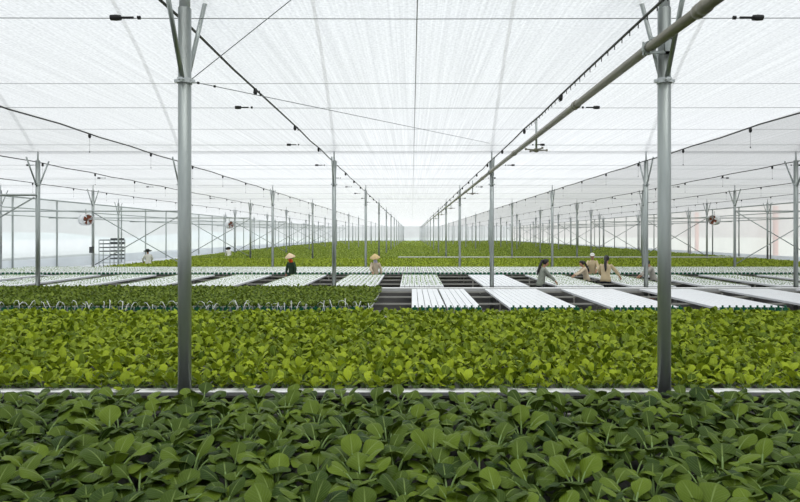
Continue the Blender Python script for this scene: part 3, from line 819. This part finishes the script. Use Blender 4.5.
for x in (-.8, .8):
    for y in (-.28, .28):
        MB().lathe([(0, -.02), (.06, -.02), (.06, .02), (0, .02)], 12, (x, y, 0.06), axis='x').build('caster', M['black'], c)
tag(c, 'tall shelved tray cart standing by the left film wall', 'cart')
n = 0
for q in range(1, 7):
    z = 0.3 + q * 0.29 + 0.026
    hs = (0.17,) if q in (5, 6) else (0.10,)
    for x0 in (0.02, -0.82):
        if x0 < 0 and q not in (6, 5, 4, 3): continue
        h = hs[0] if x0 > 0 else 0.06
        mb = MB(); mb.box(0, 0.8, -0.26, 0.26, 0, h * .8); mb.box(-0.0, 0.8, -0.28, -0.26, 0, h); mb.box(0, 0.8, 0.26, 0.28, 0, h)
        o = mb.build('seed_tray', M['tray']); o.location = (-23.4 + x0, 44.0, z)
        tag(o, f'dark tray on the {["", "second", "third", "fourth", "fifth", "sixth", "top"][q]} shelf of the cart, {"right" if x0 > 0 else "left"} half', 'tray', 'trays on the cart'); n += 1

# ------------------------------------------------------------------ people
def skin(name, verts, edges, radii, root, mat, parent, levels=1):
    me = bpy.data.meshes.new(name); me.from_pydata([tuple(v) for v in verts], edges, [])
    o = bpy.data.objects.new(name, me); C.objects.link(o)
    md = o.modifiers.new('s', 'SKIN'); md.use_smooth_shade = True
    for i, r in enumerate(radii):
        rr = r if isinstance(r, tuple) else (r, r)
        me.skin_vertices[0].data[i].radius = rr
        me.skin_vertices[0].data[i].use_root = (i == root)
    sd = o.modifiers.new('d', 'SUBSURF'); sd.levels = levels; sd.render_levels = levels
    dg = bpy.context.evaluated_depsgraph_get(); dg.update()
    nm = bpy.data.meshes.new_from_object(o.evaluated_get(dg))
    bpy.data.objects.remove(o); bpy.data.meshes.remove(me)
    nm.name = name; nm.materials.clear(); nm.materials.append(mat)
    nm.polygons.foreach_set('use_smooth', [True] * len(nm.polygons))
    return link(name, nm, parent)

def ik(a, b, l1, l2, pole):
    a, b = Vector(a), Vector(b); d = b - a; L = min(d.length, (l1 + l2) * 0.985); dn = d.normalized(); b = a + dn * L
    x = (l1 * l1 - l2 * l2 + L * L) / (2 * L); h = math.sqrt(max(0, l1 * l1 - x * x))
    pv = Vector(pole); pv = (pv - dn * pv.dot(dn)).normalized()
    return a + dn * x + pv * h, b

def person(loc, rz, H, lean, hl, hr, look, shirt, hair, label, hat=None, hatmat=None, scarf=None, trouser='trouser', down=20, crouch=0.0):
    """faces local +Y; hl/hr hand targets (local, metres); look = head yaw deg; down = head pitch"""
    root = empty('person', loc, rz)
    s = H / 1.62
    V = []; E = []; Rr = []
    def add(p, r, parent=None):
        V.append(Vector(p)); Rr.append(r)
        if parent is not None: E.append((parent, len(V) - 1))
        return len(V) - 1
    la = math.radians(lean); pz = 0.86 * s - crouch
    def up(t, x=0, y=0):                                  # point on the leaning trunk
        return Vector((x * s, math.sin(la) * t * s + y * math.cos(la) * s, pz + math.cos(la) * t * s - y * math.sin(la) * s))
    pel = add(up(0), (.115 * s, .085 * s))
    wai = add(up(.17), (.10 * s, .075 * s), pel); che = add(up(.36), (.13 * s, .09 * s), wai)
    nb = add(up(.47), (.06 * s, .055 * s), che); nk = add(up(.53, 0, .01), .048 * s, nb)
    # head with pitch and yaw
    ha = la * 0.5 + math.radians(down); yw = math.radians(look)
    hd = Vector((0, math.sin(ha), math.cos(ha))); fw0 = Vector((0, math.cos(ha), -math.sin(ha)))
    Rz = Matrix.Rotation(yw, 3, 'Z'); hd = Rz @ hd; fw = Rz @ fw0; sd = hd.cross(fw).normalized() * -1
    hb = V[nk]
    jaw = add(hb + hd * .055 * s + fw * .03 * s, (.055 * s, .062 * s), nk)
    mid = add(hb + hd * .125 * s + fw * .02 * s, (.074 * s, .09 * s), jaw)
    top = add(hb + hd * .20 * s + fw * .005 * s, (.06 * s, .072 * s), mid)
    head_c = hb + hd * .13 * s + fw * .015 * s
    nose = add(head_c + fw * .108 * s - hd * .015 * s, .013 * s, mid)
    for q in (-1, 1): add(head_c + sd * q * .083 * s - hd * .01 * s, (.012 * s, .024 * s), mid)
    # legs
    feet = []
    for q in (-1, 1):
        hp = add(up(-.04, q * .085), .085 * s, pel)
        foot = Vector((q * .11 * s, -0.02, .075 * s)); kn, _ = ik(V[hp], foot, .40 * s, .40 * s, (0, 1, 0))
        k = add(kn, .056 * s, hp); a = add(foot, .042 * s, k); add(foot + Vector((q * .02, .13 * s, -.04 * s)), (.045 * s, .03 * s), a)
        feet.append((V[hp].copy(), kn, foot))
    arms = []
    for q, tgt in ((-1, hl), (1, hr)):
        sh = add(up(.425, q * .158), .044 * s, che)
        el, ha_ = ik(V[sh], Vector(tgt), .27 * s, .24 * s, (q * .9, -.35, -.6))
        e = add(el, .040 * s, sh); w = add(ha_, .027 * s, e)
        fdir = (ha_ - el).normalized(); fdir = (fdir + Vector((0, 0, -.25))).normalized()
        sdv = fdir.cross(Vector((0, 0, 1))).normalized(); dn = sdv.cross(fdir) * -1
        if dn.z > 0: dn = -dn
        palm = add(ha_ + fdir * .055 * s, (.038 * s, .018 * s), w)
        for fi, (o, ln) in enumerate(((-.03, .068), (-.01, .08), (.01, .075), (.03, .06))):
            b0 = add(ha_ + fdir * .085 * s + sdv * o * s, .0095 * s, palm)
            b1 = add(ha_ + fdir * (.085 + ln * .5) * s + sdv * o * 1.15 * s + dn * .008 * s, .0085 * s, b0)
            add(ha_ + fdir * (.085 + ln) * s + sdv * o * 1.15 * s + dn * .028 * s, .007 * s, b1)
        t0 = add(ha_ + fdir * .03 * s - sdv * q * .035 * s + dn * .01 * s, .011 * s, w)
        add(ha_ + fdir * .075 * s - sdv * q * .058 * s + dn * .02 * s, .009 * s, t0)
        arms.append((V[sh].copy(), el, ha_))
    skin('body', V, E, Rr, pel, M['skin'], root, 1)
    # clothes
    def loft(mb, pts, rad_, n=18, mi=0):                 # elliptical rings around the leaning trunk
        fwv = Vector((0, math.cos(la), -math.sin(la))); vs = []; fs = []
        for p, (rx, ry) in zip(pts, rad_):
            for k in range(n):
                a = 2 * PI * k / n; vs.append(p + Vector((1, 0, 0)) * rx * s * math.cos(a) + fwv * ry * s * math.sin(a))
        for i in range(len(pts) - 1):
            for k in range(n): fs.append((i * n + k, i * n + (k + 1) % n, (i + 1) * n + (k + 1) % n, (i + 1) * n + k))
        fs.append(tuple(range(n - 1, -1, -1))); fs.append(tuple((len(pts) - 1) * n + k for k in range(n)))
        return mb.add(vs, fs, mi)
    mb = loft(MB(), [up(t) for t in (-.13, -.125, -.03, .08, .18, .29, .38, .44, .475, .49)],
              [(.168, .128), (.178, .138), (.172, .132), (.152, .118), (.145, .112), (.162, .118), (.178, .114), (.16, .095), (.085, .075), (.062, .06)])
    for q, (sh, el, w) in zip((-1, 1), arms):
        a0 = up(.37, q * .10); m1 = sh + (el - sh) * .5; wr = el + (w - el) * .9; m2 = el + (w - el) * .5
        mb.tube([a0, sh, m1, el, m2, wr, wr], [.06 * s, .066 * s, .062 * s, .058 * s, .052 * s, .045 * s, .034 * s], 12)
    mb.build('shirt', M[shirt], root, True)
    mb = loft(MB(), [up(t) for t in (.04, -.04, -.12, -.17)], [(.145, .112), (.165, .125), (.168, .128), (.15, .115)])
    for hp, kn, ft in feet:
        top_ = hp + Vector((0, 0, -.03 * s)); an = ft + Vector((0, 0, .02))
        mb.tube([top_, hp + (kn - hp) * .35, kn, kn + (an - kn) * .5, an, an], [.095 * s, .09 * s, .072 * s, .066 * s, .062 * s, .045 * s], 12)
    mb.build('trousers', M[trouser], root, True)
    # face
    for q in (-1, 1):
        p = head_c + fw * .093 * s + hd * .012 * s + sd * q * .032 * s
        MB().lathe([(0, -.010 * s), (.008 * s, -.007 * s), (.011 * s, 0), (.008 * s, .007 * s), (0, .010 * s)], 8, p).build('eye', M['eye'], root, True)
    p = head_c + fw * .083 * s - hd * .062 * s
    MB().tube([p - sd * .022 * s, p + fw * .012 * s, p + sd * .022 * s], [.004 * s, .008 * s, .004 * s], 6).build('mouth', M['lip'], root, True)
    # hair
    def blob(name, mat, c, rx, ry, rz_, cut=None, n=16, m=10, half=False):
        mb = MB(); vs = []; fs = []
        for i in range(m + 1):
            t = PI * i / m * (0.53 if half else 1)
            for k in range(n):
                a = 2 * PI * k / n
                q = Vector((rx * math.sin(t) * math.cos(a), ry * math.sin(t) * math.sin(a), rz_ * math.cos(t)))
                if cut is not None and q.y > cut and q.z < rz_ * .35:
                    q.y = min(q.y, cut); q *= 0.93
                vs.append(c + sd * q.x + fw * q.y + hd * q.z)
        for i in range(m):
            for k in range(n): fs.append((i * n + k, i * n + (k + 1) % n, (i + 1) * n + (k + 1) % n, (i + 1) * n + k))
        return mb.add(vs, fs).build(name, mat, root, True)
    blob('hair', M['hair'], head_c + hd * .022 * s - fw * .012 * s, .092 * s, .112 * s, .108 * s, cut=.03 * s)
    if hair == 'tail':
        a = head_c - fw * .11 * s + hd * .03 * s
        back = up(.2, 0.02, -.16); nbk = up(.45, 0.0, -.13)
        MB().tube([a, a - fw * .05 * s - Vector((0, 0, .03)), nbk, up(.32, .02, -.165), back], [.035 * s, .042 * s, .046 * s, .04 * s, .012 * s], 10).build('ponytail', M['hair'], root, True)
    if scarf:
        skin('scarf', [V[nb] + Vector((0, .01, -.03 * s)), V[nk], V[jaw] + fw * .015 * s, V[jaw] + hd * .06 * s + fw * .018 * s], [(0, 1), (1, 2), (2, 3)],
             [(.12 * s, .10 * s), (.085 * s, .085 * s), (.083 * s, .095 * s), (.088 * s, .098 * s)], 0, M[scarf], root, 2)
    if hat in ('cone', 'wide'):
        c0 = head_c + hd * (.075 if hat == 'cone' else .06) * s
        prof = ([(0.0, .155), (.03, .145), (.12, .075), (.235, -.03), (.232, -.038), (.11, .055), (.0, .12)] if hat == 'cone' else
                [(0.0, .09), (.07, .085), (.105, .05), (.11, .0), (.235, -.03), (.233, -.04), (.10, -.012), (.0, .05)])
        vs = []; fs = []; n = 24
        for (r_, z_) in prof:
            for k in range(n):
                a = 2 * PI * k / n; vs.append(c0 + (sd * math.cos(a) + fw * math.sin(a)) * r_ * s + hd * z_ * s)
        for i in range(len(prof) - 1):
            for k in range(n): fs.append((i * n + k, i * n + (k + 1) % n, (i + 1) * n + (k + 1) % n, (i + 1) * n + k))
        MB().add(vs, fs).build('hat', M[hatmat], root, True)
    if hat == 'cap':
        blob('cap', M[hatmat], head_c + hd * .05 * s - fw * .004 * s, .1 * s, .118 * s, .092 * s, half=True)
        mb = MB(); vs = []; c0 = head_c + hd * .05 * s
        for k in range(9):
            a = PI * k / 8; vs.append(c0 + sd * .085 * s * math.cos(a) + fw * (.085 + .095 * math.sin(a)) * s - hd * .02 * s * math.sin(a))
        vs += [v + hd * .012 * s for v in vs]
        fs = [tuple(range(8, -1, -1)), tuple(range(9, 18))] + [(k, k + 1, 10 + k, 9 + k) for k in range(8)] + [(8, 0, 9, 17)]
        mb.add(vs, fs).build('cap_peak', M[hatmat], root)
    return tag(root, label, 'person')
def at(x, d): return ((x - CX) * d / FPX, d, 0)
rad = math.radians
person(at(292, 24.4), rad(150), 1.60, 6, (-.26, .1, .72), (.26, .12, .72), 0, 'dkgreen', '', 'person in cone straw hat, orange scarf and dark green top behind the seedling tables', 'cone', 'straw', 'orange', down=12)
person(at(375, 24.4), rad(200), 1.58, 8, (-.26, .12, .74), (.2, .34, .88), -35, 'cream', '', 'person in golden straw hat, lilac scarf and cream top behind the seedling tables', 'cone', 'straw2', 'lilac', down=14)
person((4.34, 19.0, 0), rad(-82), 1.68, 10, (-.12, .50, .98), (.17, .46, .92), 0, 'sage', 'tail', 'person with long dark hair in grey-green shirt, turned right and reaching over a table', down=22)
person((6.78, 21.9, 0), rad(88), 1.50, 14, (-.15, .48, .92), (.12, .46, .92), 0, 'cream', 'tail', 'shorter person in cream shirt with dark ponytail, turned left over a seedling table', down=22)
person((7.78, 24.35, 0), rad(165), 1.68, 6, (-.16, .40, .98), (.18, .38, .98), 0, 'beige', '', 'person in pale cap and beige shirt facing the camera behind the table', 'cap', 'shirtw', down=4)
person((7.0, 20.4, 0), rad(-30), 1.74, 12, (-.2, .42, .98), (.42, .40, .98), 0, 'beige', 'tail', 'person seen from behind in beige shirt with long dark ponytail', down=15)
person((9.2, 21.5, 0), rad(85), 1.56, 16, (-.14, .50, .92), (.14, .48, .92), 0, 'grey', '', 'dark-haired person in grey shirt bending left beside the near right post', down=24)
person((-15.62, 33.4, 0), rad(40), 1.62, 6, (-.2, .3, .9), (.2, .3, .9), 0, 'shirtw', '', 'person in white shirt and black brimmed hat standing in the far left plants', 'wide', 'black', down=10)
person((-15.0, 46.2, 0), rad(30), 1.50, 18, (-.2, .4, .8), (.2, .4, .8), 0, 'shirtw', '', 'distant person in black brimmed hat stooping among the plants on the left', 'wide', 'black', down=25)

# ------------------------------------------------------------------ sky, camera
w = bpy.data.worlds.new('sky'); bpy.context.scene.world = w; w.use_nodes = True
nt = w.node_tree
for n in list(nt.nodes): nt.nodes.remove(n)
out = N(nt, 'ShaderNodeOutputWorld'); bg = N(nt, 'ShaderNodeBackground', Strength=0.8)
tc = N(nt, 'ShaderNodeTexCoord'); sp = N(nt, 'ShaderNodeSeparateXYZ'); cr = N(nt, 'ShaderNodeValToRGB')
nt.links.new(tc.outputs['Generated'], sp.inputs[0]); nt.links.new(sp.outputs[2], cr.inputs[0])
cr.color_ramp.elements[0].position = 0.0; cr.color_ramp.elements[0].color = (1.0, 1.0, 1.0, 1)
cr.color_ramp.elements[1].position = 0.55; cr.color_ramp.elements[1].color = (0.78, 0.89, 1.0, 1)
nt.links.new(cr.outputs[0], bg.inputs[0]); nt.links.new(bg.outputs[0], out.inputs[0])
sl = bpy.data.lights.new('sun', 'SUN'); sl.energy = 4.2; sl.angle = rad(60); sl.color = (1, 0.99, 0.965)
so = bpy.data.objects.new('sun', sl); C.objects.link(so); so.rotation_euler = (rad(12), rad(6), 0)

cam = bpy.data.cameras.new('camera'); co = bpy.data.objects.new('camera', cam); C.objects.link(co)
cam.sensor_fit = 'HORIZONTAL'; cam.sensor_width = 36; cam.lens = FPX / 800 * 36
co.location = (0, 0, CAMZ); co.rotation_euler = (PI / 2, 0, 0)
cam.shift_x = -(CX - 400) / 800; cam.shift_y = -(251 - CY) / 800
cam.clip_end = 1500; cam.clip_start = 0.05
sc = bpy.context.scene; sc.camera = co
sc.view_settings.view_transform = 'Standard'; sc.view_settings.look = 'None'; sc.view_settings.gamma = 1
sc.view_settings.use_curve_mapping = False
sc.view_settings.exposure = -0.12
sc.cycles.max_bounces = 8; sc.cycles.diffuse_bounces = 4; sc.cycles.transparent_max_bounces = 12
sc.cycles.use_denoising = True
